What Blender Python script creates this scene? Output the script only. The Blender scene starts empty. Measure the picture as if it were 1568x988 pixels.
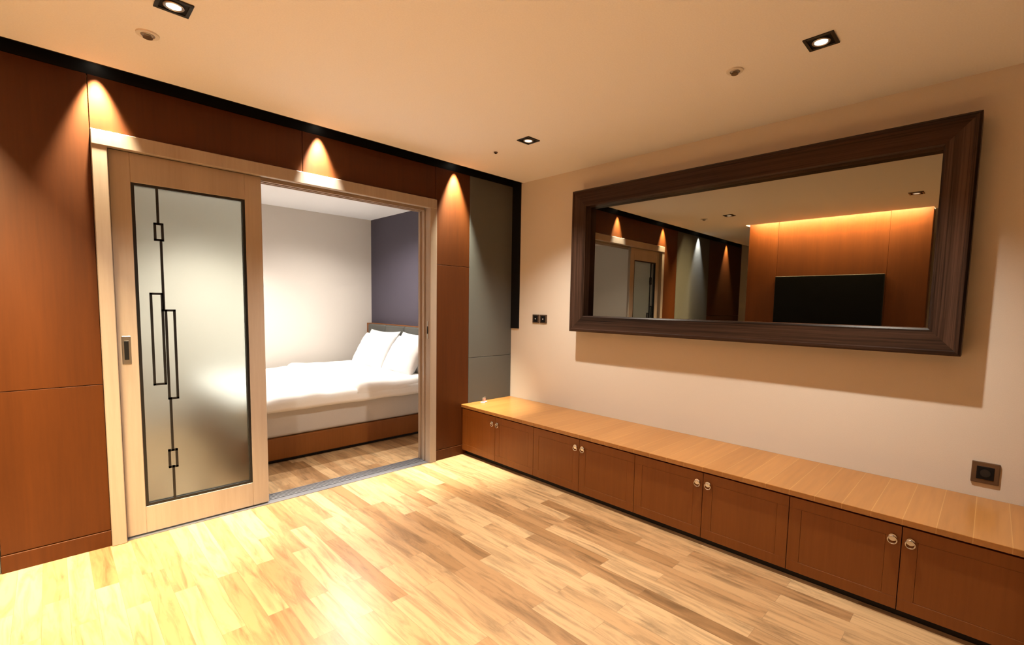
import bpy, bmesh, math, random
from mathutils import Vector, Matrix, noise
random.seed(3)
S=bpy.context.scene
COL=bpy.context.collection
try:
    S.view_settings.view_transform='Standard'
except Exception: pass
E=2.15   # overall lamp power factor
ZOOM=None

# ---------------------------------------------------------------- materials
def new_mat(name):
    m=bpy.data.materials.new(name); m.use_nodes=True
    nt=m.node_tree; b=nt.nodes['Principled BSDF']
    return m,nt,b
def plain(name,col,rough=.5,metal=0,bump=0,bscale=200,coat=0,spec=.5):
    m,nt,b=new_mat(name)
    b.inputs['Base Color'].default_value=(*col,1); b.inputs['Roughness'].default_value=rough; b.inputs['Metallic'].default_value=metal; b.inputs['Specular IOR Level'].default_value=spec
    tc=nt.nodes.new('ShaderNodeTexCoord'); n=nt.nodes.new('ShaderNodeTexNoise'); n.inputs['Scale'].default_value=bscale; n.inputs['Detail'].default_value=3
    nt.links.new(tc.outputs['Object'],n.inputs['Vector'])
    hs=nt.nodes.new('ShaderNodeMix'); hs.data_type='RGBA'; hs.blend_type='MULTIPLY'; hs.inputs[0].default_value=.12
    hs.inputs[6].default_value=(*col,1); nt.links.new(n.outputs['Fac'],hs.inputs[7]); nt.links.new(hs.outputs[2],b.inputs['Base Color'])
    if bump:
        bp=nt.nodes.new('ShaderNodeBump'); bp.inputs['Strength'].default_value=bump; bp.inputs['Distance'].default_value=.002
        nt.links.new(n.outputs['Fac'],bp.inputs['Height']); nt.links.new(bp.outputs['Normal'],b.inputs['Normal'])
    if coat: b.inputs['Coat Weight'].default_value=coat; b.inputs['Coat Roughness'].default_value=.15
    return m
def wood(name,c1,c2,scale=(40,40,2.5),rough=.35,spec=.5,cont=1.0):
    m,nt,b=new_mat(name); N=nt.nodes.new; L=nt.links.new
    tc=N('ShaderNodeTexCoord'); mp=N('ShaderNodeMapping'); mp.inputs['Scale'].default_value=scale; L(tc.outputs['Object'],mp.inputs[0])
    n=N('ShaderNodeTexNoise'); n.inputs['Scale'].default_value=1; n.inputs['Detail'].default_value=6; n.inputs['Roughness'].default_value=.65; L(mp.outputs[0],n.inputs['Vector'])
    n2=N('ShaderNodeTexNoise'); n2.inputs['Scale'].default_value=.12; n2.inputs['Detail'].default_value=2; L(mp.outputs[0],n2.inputs['Vector'])
    ad=N('ShaderNodeMath'); ad.operation='ADD'; L(n.outputs['Fac'],ad.inputs[0]); L(n2.outputs['Fac'],ad.inputs[1])
    r=N('ShaderNodeMapRange'); r.inputs[1].default_value=1-.35/cont; r.inputs[2].default_value=1+.35/cont; L(ad.outputs[0],r.inputs[0])
    mx=N('ShaderNodeMix'); mx.data_type='RGBA'; L(r.outputs[0],mx.inputs[0]); mx.inputs[6].default_value=(*c1,1); mx.inputs[7].default_value=(*c2,1)
    L(mx.outputs[2],b.inputs['Base Color']); b.inputs['Roughness'].default_value=rough; b.inputs['Specular IOR Level'].default_value=spec
    bp=N('ShaderNodeBump'); bp.inputs['Strength'].default_value=.08; bp.inputs['Distance'].default_value=.001; L(n.outputs['Fac'],bp.inputs['Height']); L(bp.outputs[0],b.inputs['Normal'])
    return m
def emis(name,col,s):
    m,nt,b=new_mat(name); b.inputs['Base Color'].default_value=(*col,1); b.inputs['Emission Color'].default_value=(*col,1); b.inputs['Emission Strength'].default_value=s
    return m
M={}
M['cherry']=wood('cherry_panel',(.056,.0145,.0021),(.082,.022,.0033),(60,60,3),.45,.22)
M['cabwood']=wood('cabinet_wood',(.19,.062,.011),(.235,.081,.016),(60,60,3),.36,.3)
M['walnut']=wood('walnut_frame_h',(.006,.0032,.0022),(.044,.023,.015),(30,2.0,170),.35,.2,cont=1.8)
M['walnutv']=wood('walnut_frame_v',(.007,.0038,.0027),(.070,.039,.027),(30,170,2.0),.35,.2,cont=1.8)
M['frame']=wood('pale_oak_frame',(.31,.25,.205),(.38,.315,.26),(70,70,3),.4)
M['grey']=plain('grey_fabric_panel',(.10,.105,.10),.75,bump=.4,bscale=500)
M['black']=plain('black_paint',(.004,.004,.005),.6,spec=.2)
M['blackm']=plain('black_metal',(.012,.012,.013),.35,metal=.3)
M['wall']=plain('beige_wallpaper',(.70,.65,.58),.8,bump=.3,bscale=350)
M['wallw']=plain('bedroom_white_paint',(.68,.63,.57),.8,bump=.1,bscale=200)
M['purple']=plain('slate_purple_paint',(.075,.064,.09),.8,bump=.1,bscale=200)
M['ceil']=plain('ceiling_paint',(.90,.90,.91),.85,bump=.1,bscale=150)
M['chrome']=plain('chrome',(.75,.73,.7),.15,metal=1)
M['steel']=plain('brushed_steel',(.45,.43,.4),.35,metal=1)
M['bronze']=plain('bronze_plate',(.16,.11,.075),.35,metal=.6)
M['white']=plain('white_linen',(.88,.87,.86),.8,bump=.2,bscale=250)
M['sheet']=plain('mattress_white',(.58,.56,.55),.8,bump=.2,bscale=250)
M['leather']=plain('grey_leather',(.07,.07,.062),.5,bump=.3,bscale=180)
M['screen']=plain('tv_screen',(.002,.002,.002),.45,spec=.08)
M['dark']=plain('dark_plinth',(.01,.009,.008),.6)
M['track']=plain('track_aluminium',(.20,.20,.225),.4,metal=.5)
M['plastic']=plain('white_plastic',(.75,.73,.7),.4)
M['pink']=plain('pink_card',(.7,.35,.35),.4)
M['lamp']=emis('lamp_lens',(1,.9,.76),1.2)
M['lamps']=emis('lamp_lens_washer',(1,.9,.7),10)
M['lampw']=emis('lamp_lens_bedroom',(1,.93,.85),12)
m,nt,b=new_mat('mirror_silver'); b.inputs['Base Color'].default_value=(.35,.33,.28,1); b.inputs['Metallic'].default_value=1; b.inputs['Roughness'].default_value=.012; M['mirror']=m
m,nt,b=new_mat('frosted_glass'); b.inputs['Base Color'].default_value=(.71,.77,.72,1); b.inputs['Roughness'].default_value=.33; b.inputs['Transmission Weight'].default_value=1; b.inputs['IOR'].default_value=1.3; M['glass']=m
m,nt,b=new_mat('clear_acrylic'); b.inputs['Base Color'].default_value=(.95,.95,.95,1); b.inputs['Roughness'].default_value=.05; b.inputs['Transmission Weight'].default_value=.9; M['acrylic']=m
def slat(name,c1,c2):
    m,nt,b=new_mat(name); N=nt.nodes.new; L=nt.links.new
    tc=N('ShaderNodeTexCoord'); mp=N('ShaderNodeMapping'); mp.inputs['Scale'].default_value=(3,50,50); L(tc.outputs['Object'],mp.inputs[0])
    n=N('ShaderNodeTexNoise'); n.inputs['Scale'].default_value=1; n.inputs['Detail'].default_value=5; L(mp.outputs[0],n.inputs['Vector'])
    br=N('ShaderNodeTexBrick'); br.offset=0; br.inputs['Scale'].default_value=1; br.inputs['Brick Width'].default_value=3.0; br.inputs['Row Height'].default_value=.1075; br.inputs['Mortar Size'].default_value=.0012; br.inputs['Bias'].default_value=0
    br.inputs['Color1'].default_value=(*c1,1); br.inputs['Color2'].default_value=(*c2,1); br.inputs['Mortar'].default_value=(c2[0]*1.25,c2[1]*1.5,c2[2]*1.8,1)
    ml=N('ShaderNodeMapping'); ml.inputs['Location'].default_value=(1,0,0); L(tc.outputs['Object'],ml.inputs[0]); L(ml.outputs[0],br.inputs['Vector'])
    mx=N('ShaderNodeMix'); mx.data_type='RGBA'; mx.blend_type='MULTIPLY'; mx.inputs[0].default_value=.35; L(br.outputs['Color'],mx.inputs[6]); L(n.outputs['Fac'],mx.inputs[7]); L(mx.outputs[2],b.inputs['Base Color'])
    b.inputs['Roughness'].default_value=.28
    return m
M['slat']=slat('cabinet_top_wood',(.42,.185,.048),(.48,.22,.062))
def floor_mat():
    m,nt,b=new_mat('wood_strip_floor'); N=nt.nodes.new; L=nt.links.new
    tc=N('ShaderNodeTexCoord'); mp=N('ShaderNodeMapping'); mp.inputs['Rotation'].default_value=(0,0,math.radians(90)); L(tc.outputs['Object'],mp.inputs[0])
    br=N('ShaderNodeTexBrick'); br.offset=.37; br.offset_frequency=2; br.squash=1; br.inputs['Scale'].default_value=1; br.inputs['Brick Width'].default_value=.72; br.inputs['Row Height'].default_value=.082
    br.inputs['Mortar Size'].default_value=.0006; br.inputs['Mortar Smooth'].default_value=.3; br.inputs['Bias'].default_value=0
    br.inputs['Color1'].default_value=(0,0,0,1); br.inputs['Color2'].default_value=(1,1,1,1); br.inputs['Mortar'].default_value=(.3,.3,.3,1)
    L(mp.outputs[0],br.inputs['Vector'])
    sc=N('ShaderNodeMapping'); sc.inputs['Scale'].default_value=(26,3.0,1); L(tc.outputs['Object'],sc.inputs[0])
    ad=N('ShaderNodeVectorMath'); ad.operation='MULTIPLY_ADD'; ad.inputs[1].default_value=(37,53,11); L(br.outputs['Color'],ad.inputs[0]); L(sc.outputs[0],ad.inputs[2])
    n=N('ShaderNodeTexNoise'); n.inputs['Scale'].default_value=1; n.inputs['Detail'].default_value=6; n.inputs['Roughness'].default_value=.62; n.inputs['Distortion'].default_value=.9; L(ad.outputs[0],n.inputs['Vector'])
    r1=N('ShaderNodeValToRGB'); e=r1.color_ramp.elements
    e[0].position=0; e[0].color=(.29,.160,.070,1); e[1].position=1; e[1].color=(.53,.355,.19,1)
    x=r1.color_ramp.elements.new(.2); x.color=(.38,.222,.106,1); x=r1.color_ramp.elements.new(.45); x.color=(.46,.288,.145,1)
    L(br.outputs['Color'],r1.inputs[0])
    r2=N('ShaderNodeMapRange'); r2.inputs[1].default_value=.3; r2.inputs[2].default_value=.56; r2.inputs[3].default_value=.52; r2.inputs[4].default_value=1.06; L(n.outputs['Fac'],r2.inputs[0])
    mx=N('ShaderNodeVectorMath'); mx.operation='MULTIPLY'; L(r1.outputs[0],mx.inputs[0]); L(r2.outputs[0],mx.inputs[1])
    mo=N('ShaderNodeMix'); mo.data_type='RGBA'; L(br.outputs['Fac'],mo.inputs[0]); L(mx.outputs[0],mo.inputs[6]); mo.inputs[7].default_value=(.22,.14,.075,1)
    L(mo.outputs[2],b.inputs['Base Color'])
    b.inputs['Roughness'].default_value=.3
    return m
M['floor']=floor_mat()

# ---------------------------------------------------------------- builders
class B:
    def __init__(s,name,parent=None):
        s.bm=bmesh.new(); s.mats=[]; s.name=name; s.parent=parent
    def mi(s,k):
        if k not in s.mats: s.mats.append(k)
        return s.mats.index(k)
    def add(s,tmp,k,smooth=False,mat=None):
        i=s.mi(k)
        for f in tmp.faces: f.material_index=i; f.smooth=smooth
        if mat is not None: bmesh.ops.transform(tmp,matrix=mat,verts=tmp.verts)
        me=bpy.data.meshes.new('t'); tmp.to_mesh(me); tmp.free(); s.bm.from_mesh(me); bpy.data.meshes.remove(me)
        return s
    def box(s,x0,x1,y0,y1,z0,z1,k,bev=0,seg=1,mat=None,smooth=False):
        x0,x1=sorted((x0,x1)); y0,y1=sorted((y0,y1)); z0,z1=sorted((z0,z1))
        t=bmesh.new(); bmesh.ops.create_cube(t,size=1)
        for v in t.verts: v.co=Vector(((x0+x1)/2+v.co.x*(x1-x0),(y0+y1)/2+v.co.y*(y1-y0),(z0+z1)/2+v.co.z*(z1-z0)))
        if bev: bmesh.ops.bevel(t,geom=t.edges[:],offset=bev,segments=seg,affect='EDGES',profile=.5)
        return s.add(t,k,smooth,mat)
    def cyl(s,c,r,h,k,axis='Z',r2=None,seg=32):
        t=bmesh.new(); bmesh.ops.create_cone(t,cap_ends=True,segments=seg,radius1=r,radius2=r if r2 is None else r2,depth=h)
        m=Matrix.Translation(c)
        if axis=='X': m=m@Matrix.Rotation(math.pi/2,4,'Y')
        if axis=='Y': m=m@Matrix.Rotation(math.pi/2,4,'X')
        return s.add(t,k,False,m)
    def torus(s,c,R,r,k,axis='X',n=28,q=10):
        t=bmesh.new(); vs=[]
        for i in range(n):
            a=2*math.pi*i/n; row=[]
            for j in range(q):
                p=2*math.pi*j/q; rr=R+r*math.cos(p); row.append(t.verts.new((rr*math.cos(a),rr*math.sin(a),r*math.sin(p))))
            vs.append(row)
        for i in range(n):
            for j in range(q): t.faces.new((vs[i][j],vs[(i+1)%n][j],vs[(i+1)%n][(j+1)%q],vs[i][(j+1)%q]))
        m=Matrix.Translation(c)
        if axis=='X': m=m@Matrix.Rotation(math.pi/2,4,'Y')
        return s.add(t,k,True,m)
    def tube_rect(s,y,pts,r,k):
        for (a,b) in pts:
            x0,x1=min(a[0],b[0])-r,max(a[0],b[0])+r; z0,z1=min(a[1],b[1])-r,max(a[1],b[1])+r
            s.box(x0,x1,y-r,y+r,z0,z1,k)
        return s
    def done(s):
        bmesh.ops.recalc_face_normals(s.bm,faces=s.bm.faces)
        me=bpy.data.meshes.new(s.name); s.bm.to_mesh(me); s.bm.free()
        for k in s.mats: me.materials.append(M[k])
        o=bpy.data.objects.new(s.name,me); COL.objects.link(o)
        if s.parent: o.parent=s.parent
        return o
def empty(name):
    o=bpy.data.objects.new(name,None); o.empty_display_size=.1; COL.objects.link(o); return o

# ---------------------------------------------------------------- constants
H=2.40
XL,XR,ZD=-2.862,-.849,2.123
JL,JR=-2.802,-.91
LX=-5.6; FY=-4.6; BY=2.80; BX=.03; BLX=-4.0

# ---------------------------------------------------------------- room shell
B('floor').box(LX-.12,.15,FY-.12,BY+.12,-.06,0,'floor').done()

w=B('wall_back')
w.box(LX,XL,.022,.15,0,2.52,'wallw').box(XR,0,.022,.15,0,2.52,'wallw').box(XL,XR,.022,.15,ZD,2.52,'wallw')
T=2.383
g=.0015
def pan(x0,x1,z0,z1,k): w.box(x0+g,x1-g,0,.022,z0+g,z1-g,k,.0012)
pan(-3.25,XL,.085,.857,'cherry'); pan(-3.25,XL,.857,T,'cherry')
pan(XL,-1.86,ZD,T,'cherry'); pan(-1.86,XR,ZD,T,'cherry')
pan(XR,-.505,.085,1.618,'cherry'); pan(XR,-.505,1.618,T,'cherry')
pan(-.505,0,0,.84,'grey'); pan(-.505,0,.84,T,'grey')
pan(-4.3,-3.25,0,.84,'grey'); pan(-4.3,-3.25,.84,T,'grey')
pan(LX,-4.3,.085,1.2,'cherry'); pan(LX,-4.3,1.2,T,'cherry')
w.box(LX,0,.004,.022,T,2.52,'black')
w.done()
b=B('baseboard_back'); b.box(-3.25,XL-.001,-.006,.02,0,.083,'cherry',.001).box(XR+.001,-.507,-.006,.02,0,.083,'cherry',.001).box(LX,-4.302,-.006,.02,0,.083,'cherry',.001); b.done()

w=B('wall_right'); w.box(0,.12,FY,.15,0,2.52,'wall'); w.done()
B('trim_corner_black').box(-.012,0,-.105,0,1.09,2.5,'black',.001).done()
B('wall_front').box(LX,.12,FY-.12,FY,0,2.52,'cherry').done()
B('wall_left').box(LX-.12,LX,FY,.15,0,2.52,'wall').done()
w=B('wall_tv_partition'); 
w.box(-3.78,-3.61,-2.70,-.84,0,2.52,'cabwood')
for y0,y1 in ((-2.70,-2.34),(-2.34,-1.2),(-1.2,-.84)):
    w.box(-3.61,-3.60,y0+g,y1-g,0,2.5,'cherry',.001)
w.done()
B('wall_bedroom_back').box(BLX,BX+.12,BY,BY+.12,0,2.52,'wallw').done()
B('wall_bedroom_right').box(BX,BX+.12,.15,BY,0,2.52,'purple').done()
B('wall_bedroom_left').box(BLX-.12,BLX,.15,BY+.12,0,2.52,'wallw').done()
B('ceiling_bedroom').box(BLX,BX,.15,BY,H,H+.1,'ceil').done()
c=B('ceiling')
c.box(-3.46,0,FY,-.12,H,2.5,'ceil').box(LX,-3.61,FY,-.12,H,2.5,'ceil')
c.box(-3.61,-3.46,-.84,-.12,H,2.5,'ceil').box(-3.61,-3.46,FY,-2.71,H,2.5,'ceil')
c.box(LX,0,-.1235,-.1195,H-.002,2.5,'black')
c.box(LX,0,-.12,.004,2.5,2.52,'black')
c.box(-3.61,-3.46,-2.71,-.84,2.5,2.52,'ceil')
c.done()

# ---------------------------------------------------------------- door frame + sliding door
t=B('trim_1')
t.box(XL,JL,-.022,.15,0,ZD,'frame',.003)
t.box(XR-.061,XR,-.022,.045,0,ZD,'frame',.003)
t.box(XL,XR,-.024,.012,2.05,ZD,'frame',.003)
t.box(JL,JR,.012,.15,2.06,ZD,'frame',.002)
t.box(JL,JR,.062,.075,2.038,2.06,'frame',.001).box(JL,JR,.105,.118,2.038,2.06,'frame',.001).box(JL,JR,.14,.155,2.038,2.06,'frame',.001)
t.box(-.90,XR,.045,.15,0,2.06,'frame',.001)
t.box(JR,-.89,.065,.098,0,2.04,'frame',.002).box(JR,-.89,.125,.155,0,2.04,'frame',.002)
t.box(-.913,-.909,.005,.022,1.02,1.16,'steel',.001).box(-.916,-.912,.009,.018,1.06,1.12,'black',.001)
t.done()

D=empty('door_1')
f=B('leaf',D); y0,y1=.018,.054
f.box(-2.798,-2.715,y0,y1,.012,2.05,'frame',.002).box(-2.19,-2.10,y0,y1,.012,2.05,'frame',.002)
f.box(-2.715,-2.19,y0,y1,1.90,2.05,'frame',.002).box(-2.715,-2.19,y0,y1,.012,.16,'frame',.002); f.done()
f=B('glass_bead',D)
f.box(-2.717,-2.701,y0+.002,y1-.002,.158,1.902,'blackm').box(-2.204,-2.188,y0+.002,y1-.002,.158,1.902,'blackm')
f.box(-2.701,-2.204,y0+.002,y1-.002,1.886,1.902,'blackm').box(-2.701,-2.204,y0+.002,y1-.002,.158,.174,'blackm'); f.done()
B('frosted_pane',D).box(-2.701,-2.204,.034,.040,.174,1.886,'glass').done()
f=B('iron_ornament',D); r=.0055; Y=.026
def rect(x0,x1,z0,z1): f.tube_rect(Y,[((x0,z0),(x0,z1)),((x1,z0),(x1,z1)),((x0,z0),(x1,z0)),((x0,z1),(x1,z1))],r,'blackm')
f.tube_rect(Y,[((-2.607,1.70),(-2.607,1.886))],r,'blackm')
rect(-2.622,-2.590,1.615,1.70)
f.tube_rect(Y,[((-2.598,1.24),(-2.598,1.615))],r,'blackm')
rect(-2.652,-2.604,.83,1.325)
rect(-2.590,-2.552,.745,1.235)
f.tube_rect(Y,[((-2.604,1.235),(-2.590,1.235))],r,'blackm')
f.tube_rect(Y,[((-2.585,.45),(-2.585,.745))],r,'blackm')
rect(-2.601,-2.568,.355,.45)
f.tube_rect(Y,[((-2.585,.174),(-2.585,.355))],r,'blackm'); f.done()
f=B('flush_pull',D); f.box(-2.782,-2.745,.014,.019,.95,1.10,'steel',.002).box(-2.773,-2.754,.0125,.015,.975,1.075,'blackm',.001); f.done()
t=B('door_floor_track')
t.box(JL,JR,.0,.165,0,.003,'track')
for i in range(5): t.box(JL,JR,.058+i*.021,.068+i*.021,.003,.008,'track',.001)
t.done()

# ---------------------------------------------------------------- bed
BED=empty('bed')
f=B('base',BED); f.box(-2.02,-.12,.82,2.56,0,.03,'dark').box(-2.06,-.10,.78,2.60,.03,.205,'cabwood',.006,2); f.done()
f=B('mattress',BED); f.box(-2.04,-.10,.795,2.585,.205,.47,'sheet',.03,4,smooth=True); f.done()
def blob(name,x0,x1,y0,y1,z0,z1,amp,nx=70,ny=60,drop=.0,seed=0,k='white'):
    t=bmesh.new(); vs=[]
    for i in range(nx+1):
        row=[]
        for j in range(ny+1):
            u=i/nx; v=j/ny
            e=min(u,1-u)*(x1-x0); e2=min(v,1-v)*(y1-y0)
            q=min(1,e/.07); q2=min(1,e2/.07)
            h=math.sqrt(max(0,1-(1-q)**2))*math.sqrt(max(0,1-(1-q2)**2))
            X=x0+(x1-x0)*u; Yy=y0+(y1-y0)*v
            n=noise.noise(Vector((X*2.2+seed,Yy*3.1,0)))*amp+noise.noise(Vector((X*7+seed,Yy*5,3)))*amp*.4
            wob=noise.noise(Vector((X*3.3+seed,9,0)))*.012*(1 if v<.5 else -1)
            row.append(t.verts.new((X,Yy+wob*(1-q2),z0+(z1-z0)*h+n*h)))
        vs.append(row)
    for i in range(nx):
        for j in range(ny): t.faces.new((vs[i][j],vs[i+1][j],vs[i+1][j+1],vs[i][j+1]))
    ring=[vs[i][0] for i in range(nx+1)]+[vs[nx][j] for j in range(1,ny+1)]+[vs[i][ny] for i in range(nx-1,-1,-1)]+[vs[0][j] for j in range(ny-1,0,-1)]
    low=[t.verts.new((a.co.x,a.co.y,a.co.z-.03+noise.noise(Vector((a.co.x*4+seed,a.co.y*4,1)))*.008)) for a in ring]
    n=len(ring)
    for i in range(n): t.faces.new((ring[i],low[i],low[(i+1)%n],ring[(i+1)%n]))
    t.faces.new(low)
    f=B(name,BED); f.add(t,k,True); return f.done()
blob('duvet',-2.09,-.30,.745,2.63,.455,.535,.028,90,90,seed=2)
blob('duvet_fold',-1.15,-.32,.76,2.62,.50,.575,.022,60,90,seed=7)
def pillow(name,c,rot,w=.68,h=.46,th=.19,seed=0):
    t=bmesh.new(); n=28; V={}
    for s in (1,-1):
        for i in range(n+1):
            for j in range(n+1):
                u=-1+2*i/n; v=-1+2*j/n
                if s==-1 and (i in (0,n) or j in (0,n)): V[s,i,j]=V[1,i,j]; continue
                k=(max(0,(1-abs(u)**2.6))*max(0,(1-abs(v)**2.6)))**.55
                pin=1-.10*(1-abs(u)**2)*(abs(v)**3); pin2=1-.10*(1-abs(v)**2)*(abs(u)**3)
                nn=noise.noise(Vector((u*2.5+seed,v*2.5,s)))*.14+noise.noise(Vector((u*6+seed,v*6,s)))*.06
                V[s,i,j]=t.verts.new((u*w/2*pin2,v*h/2*pin,s*th/2*k*(1+nn)))
    for s in (1,-1):
        for i in range(n):
            for j in range(n):
                q=[V[s,i,j],V[s,i+1,j],V[s,i+1,j+1],V[s,i,j+1]]
                if s<0: q.reverse()
                t.faces.new(q)
    f=B(name,BED); f.add(t,'white',True,Matrix.Translation(c)@rot); return f.done()
def lean(a,tw=0): return Matrix.Rotation(tw,4,'Z')@Matrix.Rotation(-a,4,'Y')@Matrix.Rotation(math.pi/2,4,'Z')
pillow('pillow_1',(-.235,2.08,.755),lean(math.radians(70),.03),seed=1)
pillow('pillow_2',(-.235,1.36,.755),lean(math.radians(70),-.04),seed=5)
pillow('pillow_3',(-.36,2.00,.735),lean(math.radians(60),.06),seed=9)
pillow('pillow_4',(-.36,1.30,.735),lean(math.radians(60),-.05),seed=13)
f=B('headboard',BED); f.box(-.075,.02,.62,2.73,0,1.035,'cabwood',.004,2)
yy=2.60
while yy>.75:
    f.box(-.125,-.070,yy-.44,yy,.46,1.03,'leather',.022,4,smooth=True); yy-=.445
f.done()

# ---------------------------------------------------------------- storage bench cabinet
C=empty('storage_bench_cabinet'); W=.4303; DX=-.569; ND=10; EY=-ND*W
f=B('carcass',C); f.box(-.551,-.003,EY,-.003,.04,.417,'dark'); f.box(-.53,-.003,EY,-.003,0,.04,'dark'); f.done()
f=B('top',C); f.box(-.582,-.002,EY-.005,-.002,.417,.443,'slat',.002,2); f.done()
f=B('doors',C)
for k in range(ND):
    a=-k*W-.0015-(.004 if k==0 else 0); b_=-(k+1)*W+.0015; z0,z1=.042,.406
    s=.052
    f.box(DX,-.551,a,b_,z0,z0+s,'cabwood',.0008).box(DX,-.551,a,b_,z1-s,z1,'cabwood',.0008)
    f.box(DX,-.551,a,a-s,z0+s,z1-s,'cabwood',.0008).box(DX,-.551,b_+s,b_,z0+s,z1-s,'cabwood',.0008)
    f.box(DX+.0008,-.551,a-s-.0005,b_+s+.0005,z0+s+.0005,z1-s-.0005,'cabwood',.001)
f.done()
f=B('ring_pulls',C)
for k in range(1,ND,2):
    for s in (-1,1):
        y=-k*W+s*.030
        f.cyl((DX-.004,y,.352),.015,.008,'chrome','X'); f.torus((DX-.010,y,.342),.016,.0028,'chrome'); f.cyl((DX-.010,y,.356),.004,.016,'chrome','X',seg=12)
f.done()

f=B('card_holder'); mt=Matrix.Translation((-.379,-.065,.443))@Matrix.Rotation(.5,4,'Z')
f.box(-.035,.035,-.02,.02,0,.006,'plastic',.002,mat=mt).box(-.03,.03,-.004,.004,.006,.045,'acrylic',.001,mat=mt).box(-.026,.026,-.0065,-.0045,.012,.032,'pink',mat=mt); f.done()

# ---------------------------------------------------------------- mirror
MI=empty('wall_mirror')
Y0,Y1,Z0,Z1=-.803,-3.126,1.105,2.197; FW=.125; FX=-.13
def framebar(pts_outer,pts_inner,k,name):
    (oa,ob),(ia,ib)=pts_outer,pts_inner
    t=bmesh.new()
    prof=[(0,-.004),(0,FX+.010),(.08,FX),(.17,FX),(.20,FX+.006),(.93,FX+.020),(1.0,FX+.026),(1.0,-.004)]
    A=[];Bv=[]
    for u,x in prof:
        A.append(t.verts.new((x,oa[0]+(ia[0]-oa[0])*u,oa[1]+(ia[1]-oa[1])*u)))
        Bv.append(t.verts.new((x,ob[0]+(ib[0]-ob[0])*u,ob[1]+(ib[1]-ob[1])*u)))
    n=len(prof)
    for i in range(n): t.faces.new((A[i],Bv[i],Bv[(i+1)%n],A[(i+1)%n]))
    t.faces.new(A[::-1]); t.faces.new(Bv)
    f=B(name,MI); f.add(t,k); f.done()
iy0,iy1,iz0,iz1=Y0-FW,Y1+FW,Z0+FW,Z1-FW
framebar(((Y0,Z1),(Y1,Z1)),((iy0,iz1),(iy1,iz1)),'walnut','frame_top')
framebar(((Y0,Z0),(Y1,Z0)),((iy0,iz0),(iy1,iz0)),'walnut','frame_bottom')
framebar(((Y0,Z0),(Y0,Z1)),((iy0,iz0),(iy0,iz1)),'walnutv','frame_side_1')
framebar(((Y1,Z0),(Y1,Z1)),((iy1,iz0),(iy1,iz1)),'walnutv','frame_side_2')
B('mirror_glass',MI).box(-.040,-.030,iy0+.005,iy1-.005,iz0-.005,iz1+.005,'mirror').done()
B('backing',MI).box(-.030,-.002,iy0+.005,iy1-.005,iz0-.005,iz1+.005,'dark').done()

f=B('light_switch_plate')
for yc in (-.322,-.412):
    f.box(-.009,0,yc-.041,yc+.041,1.150,1.225,'bronze',.003,2); f.box(-.012,-.008,yc-.026,yc+.026,1.16,1.215,'black',.001); f.box(-.0135,-.011,yc-.005,yc+.005,1.182,1.192,'plastic')
f.done()
f=B('wall_outlet'); yc,zc=-3.245,.562
f.box(-.010,0,yc-.048,yc+.048,zc-.05,zc+.05,'bronze',.003,2); f.box(-.0125,-.009,yc-.030,yc+.030,zc-.03,zc+.03,'black',.001); f.cyl((-.013,yc,zc),.018,.002,'dark','X'); f.done()

f=B('wall_television'); f.box(-3.60,-3.565,-2.33,-1.20,1.08,1.735,'black',.004); f.box(-3.566,-3.562,-2.322,-1.208,1.092,1.727,'screen'); f.done()

# ---------------------------------------------------------------- lights & fixtures
def spot(name,loc,target,e,size,blend,col,rad,parent):
    l=bpy.data.lights.new(name,'SPOT'); l.energy=e*E; l.spot_size=math.radians(size); l.spot_blend=blend; l.color=col; l.shadow_soft_size=rad
    o=bpy.data.objects.new(name,l); COL.objects.link(o); o.location=loc
    o.rotation_euler=(Vector(target)-Vector(loc)).to_track_quat('-Z','Y').to_euler()
    if parent: o.parent=parent
    return o
def downlight(x,y,e,col,size=112,blend=.9,k='lamp',z=H,name='recessed_downlight',tgt=None):
    P=empty(name); f=B('housing',P); a=.055; b_=.042
    f.box(x-a,x+a,y-a,y-b_,z-.006,z,'blackm',.001).box(x-a,x+a,y+b_,y+a,z-.006,z,'blackm',.001).box(x-a,x-b_,y-b_,y+b_,z-.006,z,'blackm',.001).box(x+b_,x+a,y-b_,y+b_,z-.006,z,'blackm',.001)
    f.box(x-b_,x+b_,y-b_,y+b_,z-.002,z,'black'); f.torus((x,y,z-.004),.030,.004,'steel',axis='Z'); f.cyl((x,y,z-.004),.024,.004,k); f.done()
    t=tgt or (x,y,0)
    spot('lamp',(x,y,z-.012),t,e,size,blend,col,.02,P)
WARM=(1,.89,.74)
for x,y,e in ((-.78,-2.64,84),(-.75,-.93,86),(-2.66,-.94,92),(-2.66,-2.64,60),(-4.6,-1.8,20)):
    downlight(x,y,e,WARM)
for x,c_,e in ((-.67,(1,.90,.66),330),(-1.76,(1,.93,.76),260),(-2.83,(1,.82,.52),290),(-3.89,(.95,.95,1),150),(-4.93,(1,.85,.55),200)):
    P=empty('wall_washer_spotlight'); f=B('housing',P)
    f.cyl((x,-.048,2.478),.032,.044,'blackm'); f.torus((x,-.048,2.456),.027,.005,'blackm',axis='Z'); f.cyl((x,-.048,2.4545),.021,.004,'lamps'); f.done()
    spot('lamp',(x,-.048,2.449),(x,-.024,2.0),e,48,.85,c_,.012,P)
P=empty('cove_light_strip'); f=B('strip',P); f.box(-3.50,-3.48,-2.66,-.89,2.485,2.498,'plastic',.001); f.done()
l=bpy.data.lights.new('cove','AREA'); l.shape='RECTANGLE'; l.size=.03; l.size_y=1.75; l.energy=160*E; l.color=(1,.74,.38)
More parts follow.
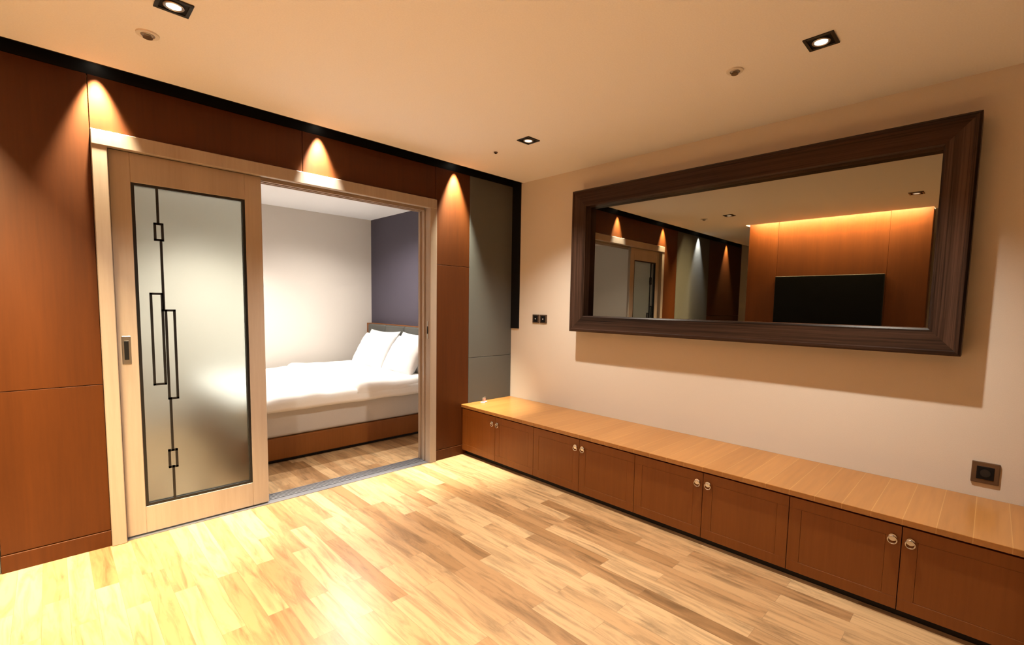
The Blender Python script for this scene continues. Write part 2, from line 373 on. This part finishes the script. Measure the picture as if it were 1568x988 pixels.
o=bpy.data.objects.new('cove',l); COL.objects.link(o); o.location=(-3.50,-1.775,2.48); o.rotation_euler=(0,math.radians(-12),0); o.parent=P
CW=(1,.93,.84)
for x,y,e,sz in ((-.9,1.6,96,150),(-1.95,2.1,106,115),(-3.2,1.2,24,110)):
    downlight(x,y,e,CW,sz,.8,'lampw',name='recessed_downlight')

for x,y,r in ((-2.70,-.62,.040),(-.77,-2.29,.036)):
    f=B('ceiling_sprinkler'); f.cyl((x,y,H-.003),r,.006,'plastic'); f.torus((x,y,H-.006),r*.55,.003,'steel',axis='Z'); f.cyl((x,y,H-.010),r*.3,.012,'steel'); f.cyl((x,y,H-.016),r*.42,.003,'bronze'); f.done()
f=B('ceiling_detector'); f.cyl((-.73,-.58,H-.003),.014,.006,'bronze'); f.cyl((-.73,-.58,H-.008),.008,.006,'black'); f.done()

wd=bpy.data.worlds.new('World'); S.world=wd; wd.use_nodes=True
wd.node_tree.nodes['Background'].inputs[0].default_value=(1,.85,.7,1); wd.node_tree.nodes['Background'].inputs[1].default_value=.05

# ---------------------------------------------------------------- camera
yaw,pitch,roll=.7763,-.0814,.0195
fw=Vector((math.cos(pitch)*math.cos(yaw),math.cos(pitch)*math.sin(yaw),math.sin(pitch)))
rt=Vector((math.sin(yaw),-math.cos(yaw),0)); up=rt.cross(fw)
R=math.cos(roll)*rt+math.sin(roll)*up; U=-math.sin(roll)*rt+math.cos(roll)*up
cam=bpy.data.cameras.new('camera'); co=bpy.data.objects.new('camera',cam); COL.objects.link(co)
co.matrix_world=Matrix(((R.x,U.x,-fw.x,-3.0384),(R.y,U.y,-fw.y,-3.2195),(R.z,U.z,-fw.z,1.2976),(0,0,0,1)))
cam.sensor_width=36; cam.sensor_fit='HORIZONTAL'; cam.lens=36*720.78/1568; cam.shift_x=-(809.86-784)/1568; cam.shift_y=(527.77-494)/1568; cam.clip_start=.02
if ZOOM:
    u,v,k=ZOOM; cam.lens*=k; cam.shift_x=k*(cam.shift_x+u-.5); cam.shift_y=k*(cam.shift_y-(v-.5)*645/1024)
S.camera=co
